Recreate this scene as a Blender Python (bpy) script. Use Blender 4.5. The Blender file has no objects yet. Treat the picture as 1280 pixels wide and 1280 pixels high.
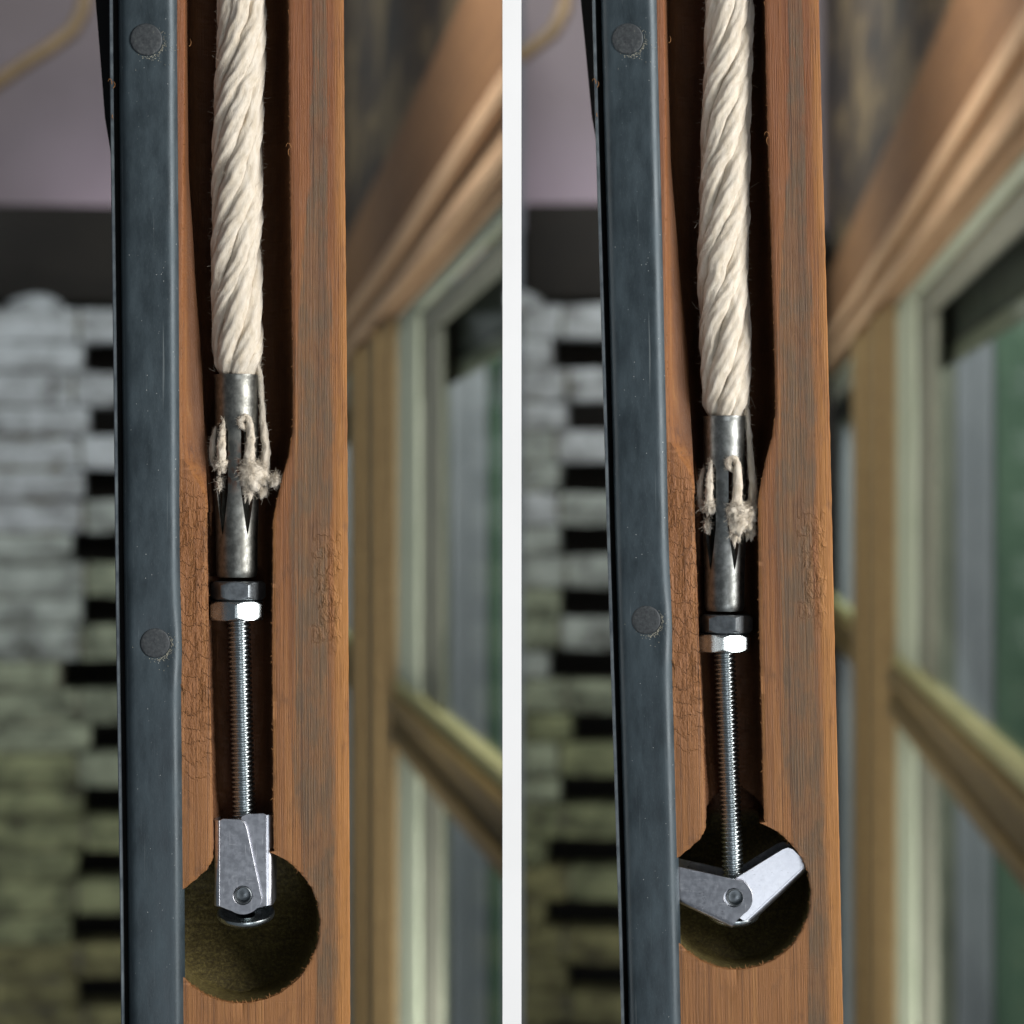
import bpy, bmesh, math, random
from mathutils import Vector, Matrix, noise
from mathutils.geometry import tessellate_polygon

random.seed(11)
scene = bpy.context.scene
COL = scene.collection
H = 1.2                       # camera height
F = 3000.0                    # focal length in picture units (1280 wide)
U = 0.5 / F                   # metres per unit on a plane 0.5 m away
# ------------------------------------------------------------------ camera
cam = bpy.data.cameras.new('camera')
cam.sensor_width = 36
cam.lens = 36 * F / 1280
cam.clip_start = 0.01
cam.clip_end = 60
cam.dof.use_dof = True
cam.dof.focus_distance = 0.508
cam.dof.aperture_fstop = 21
camo = bpy.data.objects.new('camera', cam)
camo.location = (0, 0, H)
camo.rotation_euler = (math.radians(90), 0, 0)
COL.objects.link(camo)
scene.camera = camo
# ------------------------------------------------------------------ world, lamps, exposure
world = bpy.data.worlds.new('World')
scene.world = world
world.use_nodes = True
bgn = world.node_tree.nodes['Background']
bgn.inputs[0].default_value = (0.80, 0.90, 1.0, 1)
bgn.inputs[1].default_value = 0.14
scene.view_settings.view_transform = 'Standard'
scene.view_settings.look = 'None'
scene.view_settings.exposure = 0
scene.view_settings.gamma = 1

def area(name, loc, target, w, h, power, color):
    l = bpy.data.lights.new(name, 'AREA')
    l.shape = 'RECTANGLE'
    l.size = w
    l.size_y = h
    l.energy = power
    l.color = color
    o = bpy.data.objects.new(name, l)
    o.location = loc
    d = Vector(target) - Vector(loc)
    o.rotation_euler = d.to_track_quat('-Z', 'Y').to_euler()
    COL.objects.link(o)
    return o

# daylight from the window beside the camera (right, a little high), added fill low behind the camera for the metal faces
area('window_light', (0.86, -0.02, H + 0.22), (0, 0.5, H), 0.42, 1.0, 19.0, (1.0, 0.985, 0.96))
area('metal_fill', (0.34, -0.75, H - 0.50), (0, 0.5, H), 0.5, 0.5, 3.1, (0.90, 0.95, 1.0))


# ------------------------------------------------------------------ bays
class Bay:
    def __init__(self, vx, vy, zc):
        self.a = math.atan((vx - 640) / F)
        self.vx, self.vy, self.zc = vx, vy, zc
        self.D = zc / math.cos(self.a)
        self.s = zc / F                                   # metres per unit at the sash
        self.rot = Matrix.Rotation(-self.a, 4, 'Z')
        self.M = Matrix.Translation((0, 0, H)) @ self.rot  # bay frame -> world, origin at the lens height

    def X(self, px, depth=0.0):                           # picture column -> local x on the plane at this depth
        dx = (px - 640) / F
        c, s = math.cos(self.a), math.sin(self.a)
        lx, ly = dx * c - s, dx * s + c
        return lx / ly * (self.D + depth)

    def Z(self, py, depth=0.0):
        return (640 - py) * self.s * (self.D + depth) / self.D

    def P(self, px, py, depth=0.0):                       # point in sash-local coordinates (y = depth behind the front)
        return Vector((self.X(px, depth), depth, self.Z(py, depth)))

    def front(self):
        return self.M @ Matrix.Translation((0, self.D, 0))


LB = Bay(264, 654, 0.5)
RB = Bay(908, 628, 0.5 / 0.97)

# ------------------------------------------------------------------ materials
def srgb(r, g, b):
    f = lambda c: (c / 255 / 12.92) if c / 255 <= 0.04045 else ((c / 255 + 0.055) / 1.055) ** 2.4
    return (f(r), f(g), f(b), 1)


class NT:
    def __init__(self, name, rough=0.6, metal=0.0, color=(0.5, 0.5, 0.5, 1)):
        self.m = bpy.data.materials.new(name)
        self.m.use_nodes = True
        self.t = self.m.node_tree
        self.b = self.t.nodes['Principled BSDF']
        self.b.inputs['Roughness'].default_value = rough
        self.b.inputs['Metallic'].default_value = metal
        self.b.inputs['Base Color'].default_value = color
        self.tc = None

    def n(self, typ, **kw):
        x = self.t.nodes.new(typ)
        for k, v in kw.items():
            setattr(x, k, v)
        return x

    def link(self, a, b):
        self.t.links.new(a, b)

    def coord(self):
        if not self.tc:
            self.tc = self.n('ShaderNodeTexCoord')
        return self.tc.outputs['Object']

    def mapped(self, scale, loc=(0, 0, 0)):
        m = self.n('ShaderNodeMapping')
        m.inputs['Scale'].default_value = scale
        m.inputs['Location'].default_value = loc
        self.link(self.coord(), m.inputs[0])
        return m.outputs[0]

    def noise(self, vec, scale=1.0, detail=4, rough=0.55, dist=0.0):
        x = self.n('ShaderNodeTexNoise')
        x.inputs['Scale'].default_value = scale
        x.inputs['Detail'].default_value = detail
        x.inputs['Roughness'].default_value = rough
        x.inputs['Distortion'].default_value = dist
        self.link(vec, x.inputs['Vector'])
        return x.outputs['Fac']

    def voro(self, vec, scale=1.0, feature='F1'):
        x = self.n('ShaderNodeTexVoronoi', feature=feature)
        x.inputs['Scale'].default_value = scale
        self.link(vec, x.inputs['Vector'])
        return x.outputs['Distance']

    def math(self, op, a, b=None, c=None, clamp=False):
        x = self.n('ShaderNodeMath', operation=op)
        x.use_clamp = clamp
        for i, v in enumerate((a, b, c)):
            if v is None:
                continue
            if isinstance(v, (int, float)):
                x.inputs[i].default_value = v
            else:
                self.link(v, x.inputs[i])
        return x.outputs[0]

    def range(self, v, a, b, lo=0.0, hi=1.0, smooth=True):
        x = self.n('ShaderNodeMapRange')
        x.interpolation_type = 'SMOOTHSTEP' if smooth else 'LINEAR'
        self.link(v, x.inputs[0])
        for i, q in zip((1, 2, 3, 4), (a, b, lo, hi)):
            x.inputs[i].default_value = q
        return x.outputs[0]

    def ramp(self, fac, stops):
        x = self.n('ShaderNodeValToRGB')
        e = x.color_ramp.elements
        while len(e) < len(stops):
            e.new(0.5)
        for el, (p, c) in zip(e, stops):
            el.position = p
            el.color = c
        self.link(fac, x.inputs[0])
        return x.outputs[0]

    def mix(self, fac, a, b, blend='MIX'):
        x = self.n('ShaderNodeMix', data_type='RGBA', blend_type=blend)
        for i, v in ((0, fac), (6, a), (7, b)):
            if isinstance(v, (int, float, tuple)):
                x.inputs[i].default_value = v
            else:
                self.link(v, x.inputs[i])
        return x.outputs[2]

    def color(self, c):
        self.link(c, self.b.inputs['Base Color'])

    def rough(self, r):
        self.link(r, self.b.inputs['Roughness'])

    def bump(self, h, strength=0.5, dist=0.0002, prev=None):
        x = self.n('ShaderNodeBump')
        x.inputs['Strength'].default_value = strength
        x.inputs['Distance'].default_value = dist
        self.link(h, x.inputs['Height'])
        if prev is not None:
            self.link(prev, x.inputs['Normal'])
        self.link(x.outputs[0], self.b.inputs['Normal'])
        return x.outputs[0]

    def xyz(self):
        s = self.n('ShaderNodeSeparateXYZ')
        self.link(self.coord(), s.inputs[0])
        return s.outputs


def mat_sash_wood():
    k = NT('old_stained_fir', 0.55)
    x, y, z = k.xyz()
    px = k.math('ADD', k.math('MULTIPLY', x, 1 / (U * 0.992)), 264.0)        # board units across
    py = k.math('SUBTRACT', 640.0, k.math('MULTIPLY', z, 1 / U))
    grain = k.noise(k.mapped((620, 620, 11)), 1.0, 6, 0.66, 0.9)
    streak = k.noise(k.mapped((2600, 2600, 24)), 1.0, 5, 0.7, 0.4)
    fine = k.noise(k.mapped((6500, 6500, 130)), 1.0, 4, 0.65)
    wob = k.noise(k.mapped((220, 220, 26)), 1.0, 6, 0.7)
    blot = k.noise(k.mapped((260, 260, 110)), 1.0, 5, 0.65)
    grit = k.noise(k.mapped((4200, 4200, 2600)), 1.0, 3, 0.7)
    c = k.ramp(grain, [(0.30, srgb(96, 54, 22)), (0.47, srgb(136, 82, 38)), (0.58, srgb(148, 93, 46)), (0.74, srgb(172, 116, 62))])
    # redder stain high up, paler raw wood low down
    red = k.range(py, 60, 520, 1.0, 0.0)
    c = k.mix(k.math('MULTIPLY', red, 0.6), c, k.mix(streak, srgb(104, 50, 18), srgb(140, 76, 32)))
    lowp = k.range(py, 640, 1240, 0.0, 1.0)
    c = k.mix(k.math('MULTIPLY', lowp, 0.5), c, k.mix(streak, srgb(138, 90, 52), srgb(176, 124, 78)))
    # weathered grey-brown streak along the grain, ragged edges
    cen = k.math('ADD', k.range(py, 20, 420, 402, 392), k.range(py, 900, 1260, 0, 16))
    sh = k.math('ADD', k.math('MULTIPLY', k.math('SUBTRACT', wob, 0.5), 52.0), k.math('MULTIPLY', k.math('SUBTRACT', streak, 0.5), 22.0))
    off = k.math('ABSOLUTE', k.math('SUBTRACT', k.math('ADD', px, sh), cen))
    wid = k.math('ADD', k.range(py, 40, 620, 6, 25), k.range(py, 900, 1240, 0, -9))
    band = k.range(k.math('DIVIDE', off, wid), 1.2, 0.75)
    band = k.math('MULTIPLY', band, k.math('MULTIPLY', k.range(streak, 0.25, 0.55, 0.55, 1.0), k.range(blot, 0.62, 0.40, 0.55, 1.0)))
    c = k.mix(k.math('MULTIPLY', band, 0.92), c, k.ramp(fine, [(0.25, srgb(70, 52, 38)), (0.5, srgb(98, 76, 56)), (0.75, srgb(124, 100, 76))]))
    # dark grain lines and pores, a paler orange arris on the right
    lines = k.range(k.noise(k.mapped((1900, 1900, 7), (4, 2, 1)), 1.0, 4, 0.6, 0.3), 0.43, 0.33)
    c = k.mix(k.math('MULTIPLY', lines, 0.6), c, srgb(62, 33, 15))
    edge = k.math('MULTIPLY', k.range(px, 414, 429), k.range(wob, 0.3, 0.55))
    c = k.mix(k.math('MULTIPLY', edge, 0.6), c, srgb(188, 126, 62))
    c = k.mix(k.math('MULTIPLY', k.range(blot, 0.54, 0.72), 0.45), c, srgb(82, 52, 32))
    c = k.mix(k.math('MULTIPLY', k.range(fine, 0.42, 0.28), 0.45), c, srgb(66, 38, 18))
    c = k.mix(k.math('MULTIPLY', k.range(grit, 0.66, 0.76), 0.30), c, srgb(196, 150, 104))
    # cut grooves: shade painted as darker brown with depth; dusty olive grime in the bored hole
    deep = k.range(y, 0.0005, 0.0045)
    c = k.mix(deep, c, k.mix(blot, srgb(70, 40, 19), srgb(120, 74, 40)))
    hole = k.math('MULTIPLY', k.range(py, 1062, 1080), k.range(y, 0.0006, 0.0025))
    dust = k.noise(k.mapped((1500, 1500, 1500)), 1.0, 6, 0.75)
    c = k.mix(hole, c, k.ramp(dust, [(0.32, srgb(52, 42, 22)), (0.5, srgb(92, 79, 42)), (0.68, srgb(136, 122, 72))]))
    c = k.mix(1.0, c, (0.86, 0.885, 0.79, 1), 'MULTIPLY')
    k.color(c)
    k.rough(k.range(fine, 0.2, 0.8, 0.45, 0.75))
    # relief: grain, and shingle-like cross checks where the fibres have broken
    colw = k.math('FLOOR', k.math('ADD', k.math('DIVIDE', px, 8.5), k.math('MULTIPLY', k.math('SUBTRACT', wob, 0.5), 3.0)))
    wn = k.n('ShaderNodeTexWhiteNoise', noise_dimensions='1D')
    k.link(colw, wn.inputs['W'])
    ph = k.math('ADD', k.math('DIVIDE', py, 21.0), k.math('ADD', k.math('MULTIPLY', wn.outputs[0], 0.55), k.math('MULTIPLY', blot, 3.0)))
    saw = k.math('FRACT', ph)
    led = k.math('MULTIPLY', saw, k.range(saw, 1.0, 0.93))
    mL = k.math('MULTIPLY', k.range(py, 585, 630), k.range(py, 1010, 880))
    mL = k.math('MULTIPLY', k.math('MULTIPLY', mL, k.range(px, 272, 262)), k.range(wob, 0.3, 0.6, 0.45, 1.0))
    mR = k.math('MULTIPLY', k.math('MULTIPLY', k.range(py, 640, 710), k.range(py, 830, 780)), k.math('MULTIPLY', k.range(px, 386, 402), k.range(px, 430, 424)))
    mm = k.math('MAXIMUM', mL, k.math('MULTIPLY', mR, k.range(blot, 0.42, 0.62, 0.0, 0.7)))
    n1 = k.bump(k.math('ADD', k.math('MULTIPLY', fine, 0.55), k.math('MULTIPLY', streak, 0.8)), 0.7, 0.0004)
    k.bump(k.math('MULTIPLY', led, mm), 0.9, 0.0008, n1)
    return k.m


def mat_strip():
    k = NT('blued_black_metal', 0.42, 0.35)
    n1 = k.noise(k.mapped((260, 260, 90)), 1.0, 6, 0.65)
    n2 = k.noise(k.mapped((5000, 5000, 1400)), 1.0, 3, 0.6)
    dust = k.voro(k.mapped((900, 900, 700)), 1.0)
    c = k.ramp(n1, [(0.3, srgb(42, 51, 56)), (0.7, srgb(60, 72, 78))])
    c = k.mix(k.math('MULTIPLY', k.range(n2, 0.55, 0.8), 0.3), c, srgb(92, 100, 102))
    spec = k.math('MULTIPLY', k.range(dust, 0.075, 0.045), k.range(k.noise(k.mapped((130, 130, 130)), 1.0, 3), 0.46, 0.6))
    c = k.mix(spec, c, srgb(190, 192, 188))
    scr = k.range(k.noise(k.mapped((2600, 2600, 26), (3, 1, 5)), 1.0, 2, 0.5), 0.70, 0.78)
    c = k.mix(k.math('MULTIPLY', scr, 0.35), c, srgb(150, 158, 158))
    k.color(c)
    k.rough(k.range(n1, 0.3, 0.7, 0.36, 0.52))
    b1 = k.bump(n1, 0.10, 0.0006)
    k.bump(n2, 0.14, 0.0001, b1)
    return k.m


def mat_rivet():
    k = NT('dull_rivet', 0.6, 0.35)
    n = k.noise(k.mapped((1400, 1400, 1400)), 1.0, 5, 0.65)
    k.color(k.ramp(n, [(0.35, srgb(48, 51, 54)), (0.6, srgb(66, 70, 72)), (0.8, srgb(98, 98, 92))]))
    k.bump(n, 0.2, 0.0003)
    return k.m


def mat_grime():
    k = NT('dry_grime', 0.95)
    n = k.noise(k.mapped((2500, 2500, 2500)), 1.0, 5, 0.65)
    k.color(k.ramp(n, [(0.3, srgb(96, 96, 92)), (0.7, srgb(176, 172, 154))]))
    return k.m


def mat_cotton():
    k = NT('white_cotton', 0.9)
    n = k.noise(k.mapped((900, 900, 300)), 1.0, 4, 0.6)
    f = k.noise(k.mapped((7000, 7000, 2200)), 1.0, 4, 0.65)
    c = k.ramp(n, [(0.3, srgb(208, 194, 172)), (0.7, srgb(230, 220, 204))])
    c = k.mix(k.math('MULTIPLY', k.range(f, 0.35, 0.15), 0.3), c, srgb(170, 150, 122))
    k.color(c)
    k.b.inputs['Sheen Weight'].default_value = 0.25
    k.bump(f, 0.8, 0.0003)
    return k.m


def mat_steel(name, base, rough, stain=0.0, rust=False):
    k = NT(name, rough, 1.0)
    n = k.noise(k.mapped((600, 600, 500)), 1.0, 5, 0.6)
    g = k.noise(k.mapped((3500, 3500, 3500)), 1.0, 3, 0.6)
    d = tuple(v * (1 - stain) for v in base[:3]) + (1,)
    c = k.mix(k.range(n, 0.35, 0.65), d, base)
    if rust:
        x, y, z = k.xyz()
        m = k.math('MULTIPLY', k.range(n, 0.45, 0.6), k.math('MULTIPLY', k.range(z, -0.0052, 0.0005), k.range(z, 0.0085, 0.0035)))
        c = k.mix(k.math('MULTIPLY', m, 0.85), c, srgb(120, 74, 48))
    k.color(c)
    k.rough(k.range(g, 0.25, 0.75, rough * 0.8, rough * 1.3))
    k.bump(g, 0.12, 0.0001)
    return k.m


def mat_wing():
    k = NT('bright_zinc', 0.28, 1.0)
    n = k.noise(k.mapped((800, 800, 800)), 1.0, 4, 0.6)
    a = k.range(k.noise(k.mapped((6000, 6000, 220)), 1.0, 2), 0.66, 0.74)
    b = k.range(k.noise(k.mapped((300, 900, 7000), (2, 3, 1)), 1.0, 2), 0.67, 0.74)
    s = k.math('MAXIMUM', a, b)
    c = k.mix(k.range(n, 0.35, 0.65), srgb(196, 197, 203), srgb(212, 213, 219))
    c = k.mix(k.math('MULTIPLY', s, 0.5), c, srgb(240, 240, 240))
    sc = k.math('MULTIPLY', k.range(k.noise(k.mapped((700, 700, 2600), (5, 1, 2)), 1.0, 4, 0.7), 0.58, 0.68), k.range(k.noise(k.mapped((260, 260, 260), (1, 7, 3)), 1.0, 3), 0.48, 0.6))
    c = k.mix(k.math('MULTIPLY', sc, 0.75), c, srgb(84, 84, 88))
    k.color(c)
    k.rough(k.math('ADD', k.range(n, 0.3, 0.7, 0.29, 0.34), k.math('MULTIPLY', s, 0.2)))
    k.bump(n, 0.03, 0.0003)
    return k.m


def mat_plain(name, a, b, rough=0.7, scale=(20, 20, 20), detail=4, bump=0.0, bd=0.002, metal=0.0):
    k = NT(name, rough, metal)
    n = k.noise(k.mapped(scale), 1.0, detail, 0.6)
    k.color(k.ramp(n, [(0.32, a), (0.68, b)]))
    if bump:
        k.bump(n, bump, bd)
    return k.m


M = {
    'sash': mat_sash_wood(), 'strip': mat_strip(), 'rivet': mat_rivet(), 'grime': mat_grime(), 'cotton': mat_cotton(),
    'sleeve': mat_steel('stained_sleeve_steel', srgb(146, 146, 140), 0.40, 0.45, True),
    'zinc': mat_steel('zinc_plated_steel', srgb(188, 196, 198), 0.27, 0.14),
    'darkzinc': mat_steel('dull_dark_zinc', srgb(150, 156, 160), 0.42, 0.30),
    'wing': mat_wing(),
    'flange': mat_plain('dark_sheet_edge', srgb(70, 78, 84), srgb(108, 116, 120), 0.4, (300, 300, 300), metal=0.4),
    'gap_fin': mat_plain('black_gap_shade_and_fin', srgb(8, 8, 9), srgb(14, 14, 15), 0.85, (300, 300, 300)),
    'white': mat_plain('white_paint', (0.86, 0.86, 0.86, 1), (0.9, 0.9, 0.9, 1), 0.75, (40, 40, 40)),
    'fibre': mat_plain('torn_wood_fibre', srgb(112, 72, 36), srgb(150, 104, 58), 0.85, (900, 900, 900)),
    'splinter': mat_plain('pale_splinter', srgb(176, 124, 70), srgb(206, 160, 104), 0.8, (900, 900, 900)),
}

# ------------------------------------------------------------------ object helpers
def mesh_obj(name, verts, faces, mat, parent=None, smooth=None):
    me = bpy.data.meshes.new(name)
    me.from_pydata([tuple(v) for v in verts], [], faces)
    me.update()
    bm = bmesh.new()
    bm.from_mesh(me)
    bmesh.ops.recalc_face_normals(bm, faces=bm.faces)
    bm.to_mesh(me)
    bm.free()
    if smooth is not None:
        me.shade_smooth()
        if smooth < 180:
            me.set_sharp_from_angle(angle=math.radians(smooth))
    me.materials.append(mat)
    o = bpy.data.objects.new(name, me)
    COL.objects.link(o)
    o.parent = parent
    return o


def tag(o, label, cat, group=None, kind=None):
    if label:
        o['label'] = label
    if cat:
        o['category'] = cat
    if group:
        o['group'] = group
    if kind:
        o['kind'] = kind
    return o


def empty(name, mtx):
    o = bpy.data.objects.new(name, None)
    o.empty_display_size = 0.01
    COL.objects.link(o)
    o.matrix_world = mtx
    return o


def copy_tree(o, parent=None):
    c = o.copy()
    COL.objects.link(c)
    c.parent = parent
    for ch in list(o.children):
        copy_tree(ch, c)
    return c


class G:
    """collects vertices and faces of one mesh"""
    def __init__(self):
        self.v, self.f = [], []

    def grid(self, rows, closed=False, capped=False):
        b = len(self.v)
        n = len(rows[0])
        for r in rows:
            self.v.extend(r)
        for i in range(len(rows) - 1):
            for j in range(n if closed else n - 1):
                k = (j + 1) % n
                self.f.append((b + i * n + j, b + i * n + k, b + (i + 1) * n + k, b + (i + 1) * n + j))
        if capped:
            self.f.append(tuple(b + j for j in range(n)))
            self.f.append(tuple(b + (len(rows) - 1) * n + j for j in range(n)))

    def tube(self, pts, radii, sides=8, cap=True, wob=0.0):
        rows = []
        up = Vector((0.13, 1, 0.21)).normalized()
        for i, p in enumerate(pts):
            t = (pts[min(i + 1, len(pts) - 1)] - pts[max(i - 1, 0)]).normalized()
            a = t.cross(up).normalized()
            b = t.cross(a).normalized()
            r = radii[i] if isinstance(radii, (list, tuple)) else radii
            ring = []
            for j in range(sides):
                q = 2 * math.pi * j / sides
                rr = r * (1 + (wob * noise.noise((i * 0.37, math.cos(q) * 1.7 + p.x * 900, math.sin(q) * 1.7)) if wob else 0))
                ring.append(p + (a * math.cos(q) + b * math.sin(q)) * rr)
            rows.append(ring)
        self.grid(rows, True, cap)

    def lathe(self, prof, mtx, sides=48, capped=False):
        """prof: (radius, height) pairs; axis = local z of mtx"""
        rows = []
        for r, h in prof:
            rows.append([mtx @ Vector((r * math.cos(2 * math.pi * j / sides), r * math.sin(2 * math.pi * j / sides), h)) for j in range(sides)])
        self.grid(rows, True, capped)

    def box(self, x0, x1, y0, y1, z0, z1):
        b = len(self.v)
        for x in (x0, x1):
            for y in (y0, y1):
                for z in (z0, z1):
                    self.v.append(Vector((x, y, z)))
        for q in ((0, 1, 3, 2), (4, 6, 7, 5), (0, 4, 5, 1), (2, 3, 7, 6), (0, 2, 6, 4), (1, 5, 7, 3)):
            self.f.append(tuple(b + i for i in q))

    def mbox(self, x0, x1, yf, y1, z0, z1):
        """box whose near end follows yf(x), cut where it meets the partition"""
        b = len(self.v)
        self.box(x0, x1, 0, y1, z0, z1)
        for v in self.v[b:]:
            if v.y == 0:
                v.y = yf(v.x)

    def plate(self, outer, holes, d0, d1, fn):
        """polygon (u,v) with holes, extruded from d0 to d1; fn(u,v,d) -> Vector"""
        loops = [outer] + holes
        flat = [p for l in loops for p in l]
        tris = tessellate_polygon([[Vector((p[0], p[1], 0)) for p in l] for l in loops])
        b = len(self.v)
        n = len(flat)
        self.v.extend(fn(p[0], p[1], d0) for p in flat)
        self.v.extend(fn(p[0], p[1], d1) for p in flat)
        for t in tris:
            self.f.append(tuple(b + i for i in t))
            self.f.append(tuple(b + n + i for i in reversed(t)))
        s = 0
        for l in loops:
            for i in range(len(l)):
                j = (i + 1) % len(l)
                self.f.append((b + s + i, b + s + j, b + n + s + j, b + n + s + i))
            s += len(l)

    def out(self, name, mat, parent=None, smooth=None):
        return mesh_obj(name, self.v, self.f, mat, parent, smooth)


def lerp_tab(tab, y):
    if y <= tab[0][0]:
        return tab[0][1]
    for (a, va), (b, vb) in zip(tab, tab[1:]):
        if y <= b:
            t = (y - a) / (b - a)
            t = t * t * (3 - 2 * t) * 0.35 + t * 0.65
            return va + (vb - va) * t
    return tab[-1][1]


def nz(*a):
    return noise.noise(a)


MM = 0.001
# ------------------------------------------------------------------ the setting behind: one window, brick, beam, cable per bay
def wood_mat(name, a, b, c):
    k = NT(name, 0.8)
    n = k.noise(k.mapped((60, 60, 60)), 1.0, 4, 0.6)
    s = k.noise(k.mapped((220, 3, 220)), 1.0, 4, 0.6)
    k.color(k.mix(k.math('MULTIPLY', k.range(s, 0.35, 0.65), 0.6), k.ramp(n, [(0.35, a), (0.65, b)]), c))
    k.bump(s, 0.3, 0.001)
    return k.m


BM = {
    'header': wood_mat('brown_header_wood', srgb(112, 76, 40), srgb(130, 92, 52), srgb(98, 64, 32)),
    'tan': wood_mat('tan_moulding_wood', srgb(188, 152, 116), srgb(204, 170, 134), srgb(164, 128, 92)),
    'jamb': wood_mat('olive_brown_jamb_wood', srgb(138, 112, 70), srgb(156, 130, 84), srgb(118, 92, 52)),
    'rail': wood_mat('olive_rail_wood', srgb(92, 74, 32), srgb(112, 92, 42), srgb(70, 54, 22)),
    'olive': mat_plain('pale_olive_rail_paint', srgb(150, 148, 100), srgb(168, 164, 116), 0.6, (14, 14, 14)),
    'pale': mat_plain('pale_green_white_paint', srgb(176, 184, 160), srgb(192, 198, 176), 0.6, (14, 14, 14)),
    'grey': mat_plain('grey_sash_paint', srgb(120, 122, 108), srgb(140, 140, 124), 0.6, (14, 14, 14)),
    'dark': mat_plain('dark_eave_shade_and_backing', srgb(52, 56, 52), srgb(72, 76, 68), 0.7, (9, 9, 9)),
    'lav': mat_plain('weathered_lavender_grey_board', srgb(140, 142, 148), srgb(170, 170, 176), 0.8, (5, 5, 2.2), 5),
    'green': mat_plain('green_shutter_paint', srgb(84, 108, 90), srgb(108, 132, 110), 0.8, (9, 9, 3), 5),
    'plaster': mat_plain('mauve_plaster', srgb(126, 115, 116), srgb(138, 127, 130), 0.9, (2, 2, 2)),
    'beam': mat_plain('near_black_beam_and_backing', srgb(24, 19, 15), srgb(34, 28, 22), 0.8, (6, 6, 6)),
    'cable': mat_plain('brown_cable_skin', srgb(92, 72, 46), srgb(108, 86, 58), 0.6, (30, 30, 30)),
    'mortar': mat_plain('dark_mortar', srgb(96, 94, 82), srgb(126, 122, 106), 0.95, (30, 30, 30)),
}
def mat_mottle():
    k = NT('mottled_dark_wall', 0.85)
    n = k.noise(k.mapped((9, 2.6, 9)), 1.0, 5, 0.6, 0.8)
    c = k.ramp(n, [(0.34, srgb(24, 17, 10)), (0.50, srgb(52, 38, 22)), (0.60, srgb(104, 86, 56)), (0.72, srgb(70, 54, 36))])
    k.color(c)
    return k.m


BM['mottle'] = mat_mottle()


def brick_mat(i):
    light_tints = [(srgb(150, 152, 154), srgb(196, 200, 204)), (srgb(134, 138, 134), srgb(180, 186, 180)), (srgb(124, 130, 112), srgb(166, 172, 148)),
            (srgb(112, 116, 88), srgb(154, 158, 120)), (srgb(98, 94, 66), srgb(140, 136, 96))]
    a, b = light_tints[i]
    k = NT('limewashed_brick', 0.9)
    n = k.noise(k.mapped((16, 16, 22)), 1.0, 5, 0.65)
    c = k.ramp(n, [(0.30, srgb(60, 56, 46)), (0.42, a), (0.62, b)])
    k.color(c)
    k.bump(n, 0.6, 0.006)
    return k.m


BRICKM = [brick_mat(i) for i in range(5)]


def mat_glass():
    k = NT('old_window_glass', 0.05)
    t = k.t
    tr = k.n('ShaderNodeBsdfTransparent')
    tr.inputs[0].default_value = (0.93, 0.96, 0.93, 1)
    gl = k.n('ShaderNodeBsdfGlossy')
    gl.inputs['Roughness'].default_value = 0.04
    mx = k.n('ShaderNodeMixShader')
    mx.inputs[0].default_value = 0.10
    k.link(tr.outputs[0], mx.inputs[1])
    k.link(gl.outputs[0], mx.inputs[2])
    k.link(mx.outputs[0], t.nodes['Material Output'].inputs[0])
    return k.m


BM['glass'] = mat_glass()

XW = 0.22


def build_window(bay, dx, dy, mtx, tagtxt, near):
    yn = 0.95
    root = empty('window', mtx)
    tag(root, 'brown framed window with pale inner stop, beside the ' + tagtxt, 'window', 'windows beyond the sashes')

    def bar(name, y0, y1, z0, z1, x0, x1, mat, parent=root):
        g = G()
        g.mbox(XW + x0 + dx, XW + x1 + dx, lambda x: max(y0 + dy, near(x)), y1 + dy, z0, z1)
        o = g.out(name, BM[mat], parent)
        bv = o.modifiers.new('bevel', 'BEVEL')
        bv.width = 0.003
        bv.segments = 2
        return o
    yf = 5.6
    bar('header_board', yn, yf, 0.330, 0.458, -0.004, 0.03, 'header')
    bar('head_moulding', yn, yf, 0.306, 0.328, -0.012, 0.03, 'tan')
    bar('head_moulding', yn, yf, 0.284, 0.304, -0.004, 0.03, 'tan')
    bar('head_moulding', yn, yf, 0.262, 0.282, -0.010, 0.03, 'tan')
    bar('head_moulding', yn, yf, 0.250, 0.260, -0.001, 0.03, 'tan')
    # jamb between this window and the next: four moulded strips
    for (a, b, pro) in ((2.90, 3.05, -0.004), (3.06, 3.22, -0.010), (3.23, 3.42, -0.004), (3.43, 3.66, -0.012)):
        bar('jamb_strip', a, b, -1.0, 0.2485, pro, 0.03, 'jamb')
    for (a, b) in ((yn, 2.885), (3.675, yf)):
        bar('head_stop', a, b, 0.232, 0.2485, 0.003, 0.010, 'pale')
        bar('sash_rail', a, b, 0.200, 0.230, 0.008, 0.015, 'grey')
        for (z0, z1) in ((-0.186, 0.198), (-1.0, -0.266)):
            bar('glass_pane', a + 0.01, b - (0.47 if b < 3 else 0.01), z0, z1, 0.0105, 0.0125, 'glass')
        bar('meeting_rail', a, b, -0.203, -0.188, -0.001, 0.016, 'olive')
        bar('meeting_rail', a, b, -0.222, -0.205, -0.010, 0.018, 'rail')
        bar('meeting_rail', a, b, -0.243, -0.224, -0.005, 0.018, 'rail')
        bar('meeting_rail', a, b, -0.262, -0.245, -0.009, 0.018, 'rail')
        # outer storm frame; its dark top rail carries the eave's shadow in its colour
        bar('eave_shade_rail', a, b, 0.168, 0.235, 0.030, 0.036, 'dark')
        bar('storm_bar', a, b, 0.148, 0.1665, 0.029, 0.037, 'grey')
    for z0, z1 in ((-0.187, 0.231), (-1.0, -0.264)):
        bar('side_stop', 2.60, 2.885, z0, z1, 0.002, 0.007, 'pale')
        bar('sash_stile', 2.40, 2.59, z0, min(z1, 0.199), 0.008, 0.014, 'grey')
    return root


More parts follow.
